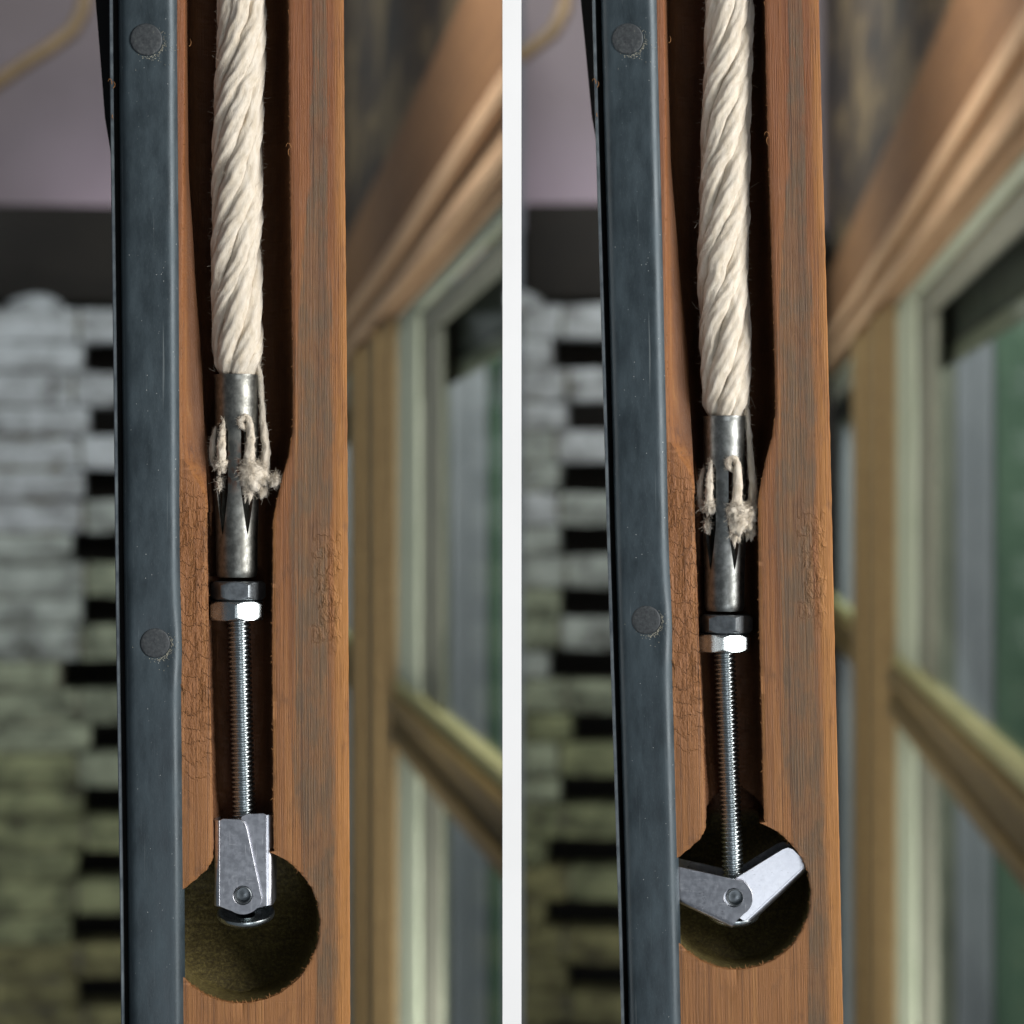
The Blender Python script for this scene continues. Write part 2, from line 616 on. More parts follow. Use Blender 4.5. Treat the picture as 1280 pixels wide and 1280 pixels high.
def bay_background(bay, right, tagtxt, dx, dy, xl, xr, shift):
    """xl/xr: picture columns that bound this bay; shift: picture offset of the brick corner"""
    pitch = Matrix.Rotation(-math.atan((bay.vy - 640) / F), 4, 'X')
    W = bay.M @ pitch
    def near(x):                                          # where this bay's wall meets the divider
        return 0.5 if right else x / math.tan(math.atan((xr - 640) / F) - bay.a) 
    win = build_window(bay, dx, dy, W, tagtxt, near)

    # mottled wall above the header, set back a little
    g = G()
    g.mbox(XW + dx + 0.012, XW + dx + 0.05, lambda x: max(0.95 + dy, near(x)), 5.6 + dy, 0.4595, 1.3)
    o = g.out('upper_wall', BM['mottle'])
    o.matrix_world = W
    tag(o, None, None, None, 'structure')
    # neighbour's boards and a green shutter outside, seen through the glass
    ext = empty('board_wall', W)
    tag(ext, 'weathered grey board wall outside the glass, facing the ' + tagtxt, 'wall', 'outside walls')
    ye = 4.8 + dy
    lim = ye * math.tan(math.atan((633 - 640) / F) - bay.a) if not right else 1.2
    xs = [0.245 + i * 0.0384 for i in range(9)]
    for i in range(8):
        g = G()
        o_ = 0.005 * (i % 2)
        g.box(xs[i] + 0.0012 + dx, xs[i + 1] - 0.0012 + dx, ye + o_, ye + 0.03 + o_, -1.6, 1.4)
        g.out('board', BM['lav' if i not in (4, 5) else 'grey'], ext)
    g = G()
    g.box(0.245 + dx, min(lim, 1.2) - 0.004, ye + 0.036, ye + 0.045, -1.6, 1.4)
    g.out('backing', BM['dark'], ext)
    sh = empty('shutter', W)
    tag(sh, 'green slatted shutter outside the glass, facing the ' + tagtxt, 'shutter', 'green shutters')
    x = xs[-1] + 0.003 + dx
    while x + 0.01 < lim - 0.004:
        g = G()
        x1 = min(x + 0.028, lim - 0.004)
        g.box(x, x1 - 0.0015, ye - 0.012, ye + 0.02, -1.6, 1.4)
        g.out('slat', BM['green'], sh)
        x = x1
    # brick
    bw = empty('brick_wall', bay.M)
    tag(bw, 'pale limewashed brick wall end with toothed gaps, behind the ' + tagtxt, 'brick wall', 'toothed brick walls')
    YB = 4.6
    q = YB / F
    c, s = math.cos(bay.a), math.sin(bay.a)

    def LX(px, Y):
        d = (px - 640) / F
        return (d * c - s) / (d * s + c) * Y
    course = 39.2 * q
    top = (640 - (392 + shift[1])) * q
    xe_b = LX(96 + shift[0], YB)
    right_end = LX(236 + shift[0], YB)
    left_lim = LX(xl, YB) if right else LX(-560, YB)
    cache = {}
    for r in range(26):
        z1 = top - r * course
        full = r % 2 == 0
        z0 = z1 - course + (0.002 if full else 0.008)
        z1 += 0.003 if full else -0.003
        jit = random.uniform(-0.030, 0.022)
        x = right_end if full else xe_b + jit + 0.01 * math.sin(r)
        ln = 0.205
        cuts = []
        while x > left_lim + 0.01:
            x0 = max(x - ln * random.uniform(0.92, 1.04), left_lim + 0.002)
            cuts.append((x0, x))
            x = x0 - 0.009
        for (x0, x1) in cuts:
            tone = min(4, max(0, int(r / 26 * 5.4 + random.uniform(-0.5, 0.5))))  # cool light above and green garden bounce below put into brick colour
            g = G()
            pr = random.uniform(-0.010, 0.008)
            nx, nzv = 8, 4
            dd = 0.1
            rows = []
            for jz in range(nzv + 1):
                row = []
                for jx in range(nx + 1):
                    u, v = jx / nx, jz / nzv
                    ex = min(u, 1 - u) * 8
                    ez = min(v, 1 - v) * 4
                    rnd = 0.005 * (max(0, 1 - ex) ** 2 + max(0, 1 - ez) ** 2)
                    wx, wz = x0 + (x1 - x0) * u, z0 + (z1 - z0) * v
                    row.append(Vector((wx + 0.004 * nz(wx * 30, wz * 30, r), YB + pr + rnd + 0.007 * nz(wx * 24, wz * 30, 3.1),
                                       wz + 0.004 * nz(wx * 26, wz * 26, 7 + r))))
                rows.append(row)
            b = len(g.v)
            g.grid(rows)
            n0 = nx + 1
            ring = [b + i for i in range(n0)] + [b + j * n0 + nx for j in range(1, nzv + 1)] + \
                   [b + nzv * n0 + i for i in range(nx - 1, -1, -1)] + [b + j * n0 for j in range(nzv - 1, 0, -1)]
            back = []
            for i in ring:
                p = g.v[i]
                back.append(len(g.v))
                g.v.append(Vector((p.x, YB + dd, p.z)))
            for i in range(len(ring)):
                j = (i + 1) % len(ring)
                g.f.append((ring[i], ring[j], back[j], back[i]))
            g.f.append(tuple(back))
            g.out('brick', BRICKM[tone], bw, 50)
    g = G()
    g.box(left_lim, xe_b - 0.03, YB + 0.012, YB + 0.098, top - 26 * course, top - 0.012)
    for r in range(0, 26, 2):
        z1 = top - r * course
        g.box(xe_b - 0.0295, right_end - 0.01, YB + 0.014, YB + 0.097, z1 - course + 0.012, z1 - 0.004)
    g.out('mortar', BM['mortar'], bw)
    # a lump of lime on top of the first course
    g = G()
    lump = bay.M.inverted() @ Vector((0, 0, 0))
    cx, cz = LX(42 + shift[0], YB), top + 0.008
    rows = []
    for i in range(9):
        t = math.pi * i / 8
        rows.append([Vector((cx + 0.055 * math.sin(t) * math.cos(w) * (1 + 0.35 * nz(i, w, 2)), YB + 0.045 + 0.035 * math.sin(t) * math.sin(w),
                             cz + 0.026 * math.cos(t) * (1 + 0.3 * nz(w, i, 5)))) for w in [2 * math.pi * j / 12 for j in range(12)]])
    g.grid(rows, True)
    g.out('lime_lump', BRICKM[0], bw, 180)
    # dark beam, plaster wall, cable
    g = G()
    yb = 4.75
    zb0, zb1 = (640 - (384 + shift[1])) * yb / F, (640 - (262 + shift[1])) * yb / F
    g.box((LX(xl, yb) + 0.004) if right else LX(-620, yb), LX(420 + shift[0], yb), yb, yb + 0.12, zb0, zb1)
    o = g.out('beam', BM['beam'])
    o.matrix_world = bay.M
    bv = o.modifiers.new('bevel', 'BEVEL'); bv.width = 0.01; bv.segments = 2
    tag(o, 'dark horizontal timber beam above the brick, behind the ' + tagtxt, 'beam', 'dark beams')
    g = G()
    g.box((LX(xl, 5.0) + 0.004) if right else LX(-660, 5.0), LX(440 + shift[0], 5.0), 4.96, 5.02, -1.8, zb1 - 0.03)
    o = g.out('dark_gap_backing', BM['beam'])  # dark sheet added so the gaps between bricks read as deep shade
    o.matrix_world = bay.M
    tag(o, None, None, None, 'structure')
    yp = 5.5
    g = G()
    g.box((LX(xl, yp) + 0.004) if right else LX(-720, yp), LX(470 + shift[0], yp), yp, yp + 0.05, -1.8, 2.2)
    o = g.out('plaster_wall', BM['plaster'])
    o.matrix_world = bay.M
    tag(o, None, None, None, 'structure')
    yc = 4.2
    ctl = [(-60, 150), (-10, 118), (30, 90), (64, 68), (90, 48), (104, 22), (108, -20), (104, -80)]
    pts = []
    for (a, b), (a2, b2) in zip(ctl, ctl[1:]):
        for t in [q / 10 for q in range(10)]:
            pts.append((a + (a2 - a) * t + shift[0] * 1.0, b + (b2 - b) * t + shift[1]))
    pts = [p for p in pts if not right or p[0] > xl - 6]
    g = G()
    g.tube([Vector((LX(a, yc), yc + 0.0, (640 - b) * yc / F)) for a, b in pts], 0.0125, 10)
    o = g.out('cable', BM['cable'], None, 60)
    o.matrix_world = bay.M
    tag(o, 'brown curved cable hanging before the mauve plaster, behind the ' + tagtxt, 'cable', 'brown cables')
    # added unseen fill for brick and window wall, lamp behind the beam, daylight outside the window
    def wl(name, loc, tgt, w, h, p, col):
        area(name, bay.M @ Vector(loc), bay.M @ Vector(tgt), w, h, p, col)
    bx = LX(90 + shift[0], 4.6)
    wl('brick_fill', (bx + 0.10, 3.5, 1.25), (bx, 4.6, -0.1), 0.3, 0.3, 8.6, (0.90, 1.0, 1.0))
    wl('plaster_lamp', (bx + 0.10, 5.27, 0.56), (bx + 0.06, 5.5, 0.76), 0.15, 0.10, 0.8, (0.88, 0.84, 1.0))
    wl('outdoor_daylight', (0.40 + dx, 3.6 + dy, 1.35), (0.46 + dx, ye, -0.1), 0.10, 0.4, 24.0, (0.95, 1.0, 1.0))
    kf = 1.0 if right else 1.7
    wl('window_wall_fill', (XW + dx - 0.16, 1.7 + dy, 0.75), (XW + dx, 2.6 + dy, 0.0), 0.2, 0.2, 6.6 * kf, (1.0, 0.985, 0.95))
    wl('window_wall_fill', (XW + dx - 0.16, 2.2 + dy, -0.85), (XW + dx, 2.9 + dy, -0.1), 0.2, 0.2, 5.0 * kf, (1.0, 0.985, 0.93))


# ------------------------------------------------------------------ the sash
HC, HR = (303, 1158), 97.0
TXL = [(-900, 229), (23, 231), (300, 228.5), (470, 227), (540, 227.5), (572, 230), (592, 240), (608, 251), (622, 256), (640, 258.5),
       (800, 261), (1000, 266), (1060, 267), (1076, 265), (1086, 259), (1096, 248), (1106, 236), (1116, 222), (1122, 214)]
TXR = [(-900, 360), (23, 361), (170, 362), (330, 364), (470, 366), (536, 366), (568, 361), (600, 352), (630, 345), (652, 341),
       (800, 340), (1000, 341), (1064, 342)]
TIN = [(-900, 232.5), (23, 233), (200, 235), (330, 243), (470, 253), (600, 258), (640, 260)]
TBV = [(-900, 5.0), (23, 5.0), (470, 6.5), (560, 4.5), (620, 0.6), (640, 0.1)]
TDEP = [(-900, 14), (560, 14), (660, 13), (900, 12.5), (985, 11.5), (1030, 9.5), (1300, 9.5)]


def xL(y):
    if y < 1120:
        v = lerp_tab(TXL, y)
    else:
        v = HC[0] - math.sqrt(max(0, HR ** 2 - (y - HC[1]) ** 2))
        v = max(v, 214)
    a = 0.6 if y < 1060 else 1.7
    return v + a * nz(y * 0.11, 3.3, 0) + 0.8 * a * nz(y * 0.41, 8.3, 0)


def xR(y):
    if y < 1066:
        v = lerp_tab(TXR, y)
    else:
        v = HC[0] + math.sqrt(max(0, HR ** 2 - (y - HC[1]) ** 2))
    a = 0.6 if y < 1060 else 1.7
    return v + a * nz(y * 0.11, 13.3, 0) + 0.8 * a * nz(y * 0.41, 18.3, 0)


def xB(y):
    return lerp_tab([(-900, 426), (23, 430), (640, 435), (1256, 438), (2100, 443)], y) + 0.5 * nz(y * 0.05, 1.1, 5)


def strip_left(y):
    return lerp_tab([(-900, 141), (23, 148), (640, 154), (1256, 161), (2100, 168)], y)


def strip_right(y):
    d = 2.5 * math.exp(-((y - 803) / 45) ** 2)
    return lerp_tab([(-900, 217), (23, 224), (640, 227), (1256, 231.5), (2100, 238)], y) + d


RIV = [(183, 53, 20), (194, 803, 18.5)]


def build_sash():
    """built once in the left bay's front plane; both sashes share the meshes"""
    b = LB
    root = empty('window_sash', b.front())
    ys = []
    y = -900
    while y < -40:
        ys.append(y)
        y += 20
    y = -40
    while y < 1330:
        ys.append(y)
        y += 1.5
    while y < 2100:
        ys.append(y)
        y += 20
    for i in range(26):
        ys.append(HC[1] + HR * math.sin(math.radians(60 + 30 * i / 25)))
    ys += [1034.2, 1035, 1036, 1037, 1066.5]
    ys = sorted(set(ys))
    yend = HC[1] + HR
    rows = []
    for y in ys:
        row = []
        z = b.Z(y)
        xb = xB(y)
        if y < yend:
            l, r = xL(y), xR(y)
            if r < l:
                l = r = (l + r) / 2
        else:
            l = r = HC[0]
        wv = lambda x: 0.05 * MM * nz(x * 0.09, y * 0.006, 2) + 0.03 * MM * nz(x * 0.35, y * 0.02, 4)
        # left side of the block and left strip of the face
        sl0 = strip_left(y) + 4
        row += [(sl0, 42 * MM), (sl0, 0.4 * MM)]
        for k in range(8):
            x = sl0 + 2 + (l - sl0 - 2 - 0.8) * k / 7
            row.append((x, wv(x)))
        inn = min(max(l, lerp_tab(TIN, y)) if y < 640 else l, r)
        bev = lerp_tab(TBV, y) * MM if y < 640 else 0
        ed = 0.12 * MM * (1 if y < yend else max(0, 1 - (y - yend) / 30))
        row.append((l, ed))
        for k in (1, 2, 3):
            t = k / 4
            row.append((l + (inn - l) * t, ed + bev * t ** 0.8))
        dep = lerp_tab(TDEP, y) * MM if y < yend else 0
        if y >= yend - 0.01:
            dep = 0
        n = 30
        for k in range(n + 1):
            t = 0.5 - 0.5 * math.cos(math.pi * k / n)
            u = abs(2 * t - 1)
            yth = 1024 + 26 * u ** 1.5 + 3 * nz(u * 5, t * 9, 3)
            hk = min(1, max(0, (y - yth) / 5))
            p = 3.2 + 3.4 * hk
            de = dep + (26 * MM - dep) * hk if y < yend - 0.01 else 0
            if y > 1130:
                de *= 1 - 0.55 * min(1, (y - 1130) / 125) ** 1.5
            d = de * max(0, 1 - u ** p) ** (1 / p)
            x = inn + (r - inn) * t
            rough = (0.35 * MM * nz(x * 0.12, y * 0.05, 9) + 0.2 * MM * nz(x * 0.4, y * 0.3, 12)) * min(1, d / (2 * MM))
            row.append((x, (ed + bev) * (1 - t) + d + rough + ed * t))
        for k in range(15):
            x = r + 0.8 + (xb - 1.6 - r - 0.8) * k / 14
            row.append((x, wv(x)))
        row += [(xb - 0.5, 0.08 * MM), (xb, 0.35 * MM), (xb + 0.2, 3 * MM), (xb, 42 * MM)]
        rows.append([Vector((b.X(x), d, z)) for x, d in row])
    g = G()
    g.grid(rows, True, True)
    o = g.out('stile', M['sash'], root, 48)
    # black metal strip, folded edges, dimpled round the rivets
    rows = []
    prof = [(0.0, 5.0), (0.0, 0.6), (0.015, -0.25), (0.045, -0.85), (0.085, -1.2), (0.13, -1.38)] + \
           [(0.13 + 0.62 * i / 14, -1.4 - 0.12 * math.sin(math.pi * i / 14)) for i in range(1, 14)] + \
           [(0.75, -1.4), (0.79, -1.385), (0.82, -1.33), (0.85, -1.22), (0.875, -1.06), (0.90, -0.86), (0.925, -0.6), (0.95, -0.28), (0.97, 0.02), (0.988, 0.35), (1.0, 0.7)]
    ys2 = [-900, -500, -200] + [i * 4 for i in range(-20, 336)] + [1500, 1800, 2100]
    for y in ys2:
        l, r = strip_left(y), strip_right(y)
        row = []
        for t, d in prof:
            x = l + (r - l) * t
            dd = d * MM
            if d < 0.6:
                for (rx, ry, rr) in RIV:
                    q = math.hypot(x - rx, y - ry)
                    dd += (0.25 if ry < 400 else 0.5) * MM * math.exp(-(q / 34) ** 2)
                dd += 0.06 * MM * nz(x * 0.02, y * 0.008, 1)
            row.append(Vector((b.X(x), dd, b.Z(y))))
        rows.append(row)
    g = G()
    g.grid(rows)
    st = g.out('metal_strip', M['strip'], root, 60)
    for i, (rx, ry, rr) in enumerate(RIV):
        base = (-1.4 + (0.25 if i == 0 else 0.5)) * MM
        m = Matrix.Translation((b.X(rx), base, b.Z(ry))) @ Matrix.Rotation(math.radians(90), 4, 'X')
        s = U
        g = G()
        g.lathe([(rr * s * 1.0, -0.6 * MM), (rr * s, 0.22 * MM), (rr * s * 0.97, 0.36 * MM), (rr * s * 0.9, 0.42 * MM), (rr * s * 0.6, 0.45 * MM), (0.02 * rr * s, 0.47 * MM)], m, 48)
        for k in range(len(g.v)):
            v = g.v[k]
            v.y += 0.05 * MM * nz(v.x * 1500, v.z * 1500, i)
        g.out('rivet', M['rivet'], st, 50)
        # crust of dirt on the lower right of the rim
        g = G()
        rnd = random.Random(5 + i)
        for k in range(150):
            an = math.radians(rnd.gauss(-42, 34))
            q = rr * (1.05 + abs(rnd.gauss(0, 0.10)))
            if rnd.random() < 0.2:
                q = rr * (1.05 + abs(rnd.gauss(0, 0.45)))
            e = rnd.uniform(0.3, 0.8) * s
            cx, cz = b.X(rx) + q * s * math.cos(an), b.Z(ry) + q * s * math.sin(an)
            g.lathe([(e * 0.9, 0), (e * 0.7, e * 0.5), (0.05 * e, e * 0.7)], Matrix.Translation((cx, (-1.46 + (0.25 if i == 0 else 0.5) * math.exp(-(q / 34) ** 2)) * MM, cz)) @ Matrix.Rotation(math.radians(90), 4, 'X'), 5)
        d = g.out('dirt_crust', M['grime'], st, 60)
        d['kind'] = 'stuff'
    # black strip added as the shade in the gap, and the thin sheet flange on the left
    rows = []
    rowg = []
    for y in ys2:
        z = b.Z(y)
        x = strip_left(y) - 9.0 + 1.5 * max(0, (y - 23) / 1233)
        rows.append([Vector((b.X(x - 2.2), 9 * MM, z)), Vector((b.X(x - 2.2), -0.5 * MM, z)), Vector((b.X(x - 1.2), -1.0 * MM, z)),
                     Vector((b.X(x + 1.0), -1.0 * MM, z)), Vector((b.X(x + 2.0), -0.5 * MM, z)), Vector((b.X(x + 2.0), 9 * MM, z))])
        rowg.append([Vector((b.X(x + 1.8), 9.2 * MM, z)), Vector((b.X(x + 1.8), 4.2 * MM, z)), Vector((b.X(x + 14), 4.2 * MM, z)), Vector((b.X(x + 14), 9.2 * MM, z))])
    g = G(); g.grid(rows, True, True)
    g.out('strip_flange', M['flange'], root, 40)
    g = G(); g.grid(rowg, True, True)
    g.out('gap_shade', M['gap_fin'], root)
    # a dark sealing fin behind the stile, wider at the top
    g = G()
    fin = [(-900, 96), (0, 119), (60, 124), (150, 131), (215, 142), (260, 150)]
    rows = []
    for y, x in fin:
        z = b.Z(y, 43 * MM)
        rows.append([Vector((b.X(x, 43 * MM), 46 * MM, z)), Vector((b.X(x, 43 * MM), 43.5 * MM, z)), Vector((b.X(170, 43 * MM), 42.2 * MM, z)), Vector((b.X(170, 43 * MM), 46 * MM, z))])
    g.grid(rows, True, True)
    g.out('sealing_fin', M['gap_fin'], root)
    # curled splinters caught on edges
    rnd = random.Random(3)
    def curl(px, py, n, size, dp, mat, nm):
        g = G()
        for k in range(n):
            a0 = rnd.uniform(0, 6.28)
            pts = []
            p = Vector((b.X(px), dp, b.Z(py))) + Vector((rnd.gauss(0, 1.5 * U), 0, rnd.gauss(0, size * 0.4 * U)))
            a = a0
            for j in range(9):
                pts.append(p.copy())
                p += Vector((math.cos(a) * 0.55, rnd.uniform(-0.25, 0.1), math.sin(a))) * size * 0.16 * U
                a += rnd.uniform(0.2, 0.55)
            g.tube(pts, [0.6 * U * (1 - 0.09 * j) for j in range(9)], 5)
        return g.out(nm, mat, root, 60)
    curl(141.5, 108, 2, 11, -1.2 * MM, M['fibre'], 'splinter')
    curl(141.5, 150, 1, 6, -1.2 * MM, M['fibre'], 'splinter')
    curl(362, 186, 2, 13, -0.2 * MM, M['fibre'], 'splinter')
    curl(234, 60, 2, 10, 0.4 * MM, M['fibre'], 'splinter')
    curl(229, 866, 3, 8, -0.2 * MM, M['fibre'], 'splinter')
    # torn fibres round the bored hole and along the groove
    g = G()
    for k in range(620):
        an = math.radians(rnd.uniform(-75, 250) - 90)
        if rnd.random() < 0.5:
            an = math.radians(rnd.uniform(200, 340))
        q = HR + rnd.uniform(-0.5, 1.5)
        px, py = HC[0] + q * math.cos(an), HC[1] - q * math.sin(an)
        if py < 1080 or px < 236:
            continue
        p = Vector((b.X(px), rnd.uniform(0.0, 0.5) * MM, b.Z(py)))
        d = Vector((-math.cos(an) * 0.7 + rnd.gauss(0, 0.5), rnd.uniform(-0.3, 0.5), -math.sin(an) * 0.5 + rnd.gauss(0, 0.6) + 0.3))
        L = rnd.choice((0.8, 1.2, 1.6, 2.4, 3.6)) * rnd.uniform(0.7, 1.2) * U
        g.tube([p, p + d * L * 0.5, p + d * L + Vector((0, 0, -0.2 * L))], [0.45 * U, 0.35 * U, 0.12 * U], 4)
    for k in range(130):
        side = rnd.random() < 0.5
        py = rnd.uniform(-20, 1060)
        px = (xL(py) if side else xR(py))
        p = Vector((b.X(px), 0.1 * MM, b.Z(py)))
        L = rnd.uniform(1, 4) * U
        d = Vector(((1 if side else -1) * rnd.uniform(0.2, 0.9), rnd.uniform(-0.4, 0.3), rnd.gauss(0, 0.8)))
        g.tube([p, p + d * L * 0.5, p + d * L], [0.4 * U, 0.3 * U, 0.1 * U], 4)
    f = g.out('torn_fibres', M['fibre'], root, 60)
    f['kind'] = 'stuff'
    return root


# ------------------------------------------------------------------ cord and hardware
DA = 6.0 * MM          # depth of the bolt axis behind the sash face


def rope(bay, tab, yend, label):
    """tab: (py, centre px, half width) rows"""
    s = bay.s
    root = empty('sash_cord', bay.front())
    tag(root, label, 'rope', 'cotton sash cords')
    cx = lambda y: lerp_tab([(r[0], r[1]) for r in tab], y)
    hw = lambda y: lerp_tab([(r[0], r[2]) for r in tab], y)
    P = 440.0
    y0 = -260
    N = 7
    for k in range(N):
        rows = []
        y = yend + 45
        while y > y0:
            th = 2 * math.pi * k / N + 2 * math.pi * (-(y - yend)) / P + 0.45 * nz(y * 0.011, k * 3.7, 2) + 0.12 * nz(y * 0.05, k * 2.3, 5)
            w = hw(y)
            squeeze = 1.0
            if y > yend - 14:
                squeeze = max(0.70, 1 - 0.30 * (y - yend + 14) / 20)
            sub = 1 + 0.15 * nz(y * 0.016, k * 5.1, 7)
            Rc, rs = w * 0.655 * squeeze, w * 0.375 * squeeze * sub
            base = bay.P(cx(y), y, DA)
            c = base + Vector((Rc * s * math.cos(th), Rc * s * math.sin(th), 0))
            # strand frame
            tx = Vector((-math.sin(th), math.cos(th), 0)) * (2 * math.pi * Rc / P) + Vector((0, 0, 1))
            tx.normalize()
            rad = Vector((math.cos(th), math.sin(th), 0))
            bi = tx.cross(rad).normalized()
            ring = []
            for j in range(30):
                q = 2 * math.pi * j / 30
                rr = rs * (1 + 0.075 * math.cos(7 * q + y * 0.08 + k) + 0.07 * nz(math.cos(q) * 2, math.sin(q) * 2 + k * 3, y * 0.05) + 0.05 * nz(math.cos(q) * 5, math.sin(q) * 5 + k * 3, y * 0.13))
                ring.append(c + (rad * math.cos(q) * 0.94 + bi * math.sin(q)) * rr * s)
            rows.append(ring)
            y -= 2.5
        g = G()
        g.grid(rows, True, True)
        g.out('strand', M['cotton'], root, 180)
    # loose hairs on the surface
    rnd = random.Random(int(bay.vx))
    g = G()
    for k in range(1500):
        y = rnd.uniform(0, yend)
        th = rnd.uniform(math.pi * 0.95, math.pi * 2.05)
        w = hw(y) * rnd.uniform(0.93, 1.0)
        o = Vector((math.cos(th), math.sin(th), 0))
        p = bay.P(cx(y), y, DA) + o * w * s
        L = rnd.uniform(1.5, 6) * s
        if rnd.random() < 0.05:
            L *= 2
        d = o * rnd.uniform(0.1, 0.7) + Vector((rnd.gauss(0, 0.4), rnd.gauss(0, 0.2), rnd.gauss(0, 0.9)))
        d.normalize()
        bnd = Vector((rnd.gauss(0, 0.5), rnd.gauss(0, 0.3), rnd.gauss(0, 0.5)))
        g.tube([p, p + d * L * 0.5, p + (d + bnd * 0.6) * L], [0.16 * s, 0.14 * s, 0.07 * s], 3, False)
    h = g.out('loose_hairs', M['cotton'], root, 180)
    h['kind'] = 'stuff'
    return root


def tuft(bay, root, px, py, depth, rx, ry, n, hair, spread, seed, name='frayed_tuft', lean=(0, 0)):
    """matted cotton: a lumpy core and many fine fibres"""
    s = bay.s
    rnd = random.Random(seed)
    g = G()
    c = bay.P(px, py, depth)
    rows = []
    for i in range(15):
        t = math.pi * i / 14
        ring = []
        for j in range(18):
            w = 2 * math.pi * j / 18
            d = Vector((math.sin(t) * math.cos(w), math.sin(t) * math.sin(w), math.cos(t)))
            k = (0.95 - 0.25 * d.z) * (1.05 + 0.6 * nz(d.x * 2.2 + seed, d.y * 2.2, d.z * 2.2) + 0.4 * nz(d.x * 5 + seed, d.y * 5, d.z * 5))
            ring.append(c + Vector((d.x * rx * s * k, d.y * min(rx, ry) * 0.8 * s * k, d.z * ry * s * k)))
        rows.append(ring)
    g.grid(rows, True)
    for i in range(int(n * 1.5)):
        d = Vector((rnd.gauss(0, 1), rnd.gauss(0, 1), rnd.gauss(0, 1))).normalized()
        if d.y > 0.5:
            d.y = -d.y
        p = c + Vector((d.x * rx * s, d.y * min(rx, ry) * 0.8 * s, d.z * ry * s)) * rnd.uniform(0.75, 1.0)
        L = rnd.uniform(0.08, 0.55) ** 1.3 * 1.3 * hair * s
        e = (d + Vector((lean[0] + rnd.gauss(0, spread), rnd.gauss(0, spread) - 0.1, lean[1] - 0.6 + rnd.gauss(0, spread)))).normalized()
        b = Vector((rnd.gauss(0, 0.5), rnd.gauss(0, 0.5), rnd.gauss(0, 0.5)))
        g.tube([p, p + e * L * 0.4, p + (e + b * 0.5) * L * 0.75, p + (e + b) * L], [0.3 * s, 0.24 * s, 0.18 * s, 0.08 * s], 3, False)
    o = g.out(name, M['cotton'], root, 180)
    o['kind'] = 'stuff'
    return o


def yarn(bay, root, pts, radii, name='frayed_yarn'):
    s = bay.s
    P = [bay.P(a, b, d) for a, b, d in pts]
    fine, rad = [], []
    n = len(P)
    for i in range(n - 1):
        p0, p1, p2, p3 = P[max(i - 1, 0)], P[i], P[i + 1], P[min(i + 2, n - 1)]
        for q in range(8):
            t = q / 8
            fine.append(0.5 * ((2 * p1) + (p2 - p0) * t + (2 * p0 - 5 * p1 + 4 * p2 - p3) * t * t + (3 * p1 - p0 - 3 * p2 + p3) * t ** 3))
            rad.append((radii[i] + (radii[i + 1] - radii[i]) * t) * s * 0.84)
    fine.append(P[-1]); rad.append(radii[-1] * s)
    g = G()
    g.tube(fine, rad, 16, True, 0.45)
    rnd = random.Random(int(pts[0][0] * 7 + pts[0][1]))
    for k in range(60 * n):
        q = rnd.randrange(len(fine) - 1)
        d = Vector((rnd.gauss(0, 1), -abs(rnd.gauss(0, 1)), rnd.gauss(0, 0.4))).normalized()
        p = fine[q] + d * rad[q] * 0.95
        L = rnd.uniform(1, 5) * s
        e = (d * 0.5 + Vector((rnd.gauss(0, 0.4), rnd.gauss(0, 0.3), rnd.gauss(0, 1)))).normalized()
        g.tube([p, p + e * L * 0.5, p + (e + d * 0.3) * L], [0.2 * s, 0.17 * s, 0.06 * s], 3, False)
    return g.out(name, M['cotton'], root, 180)


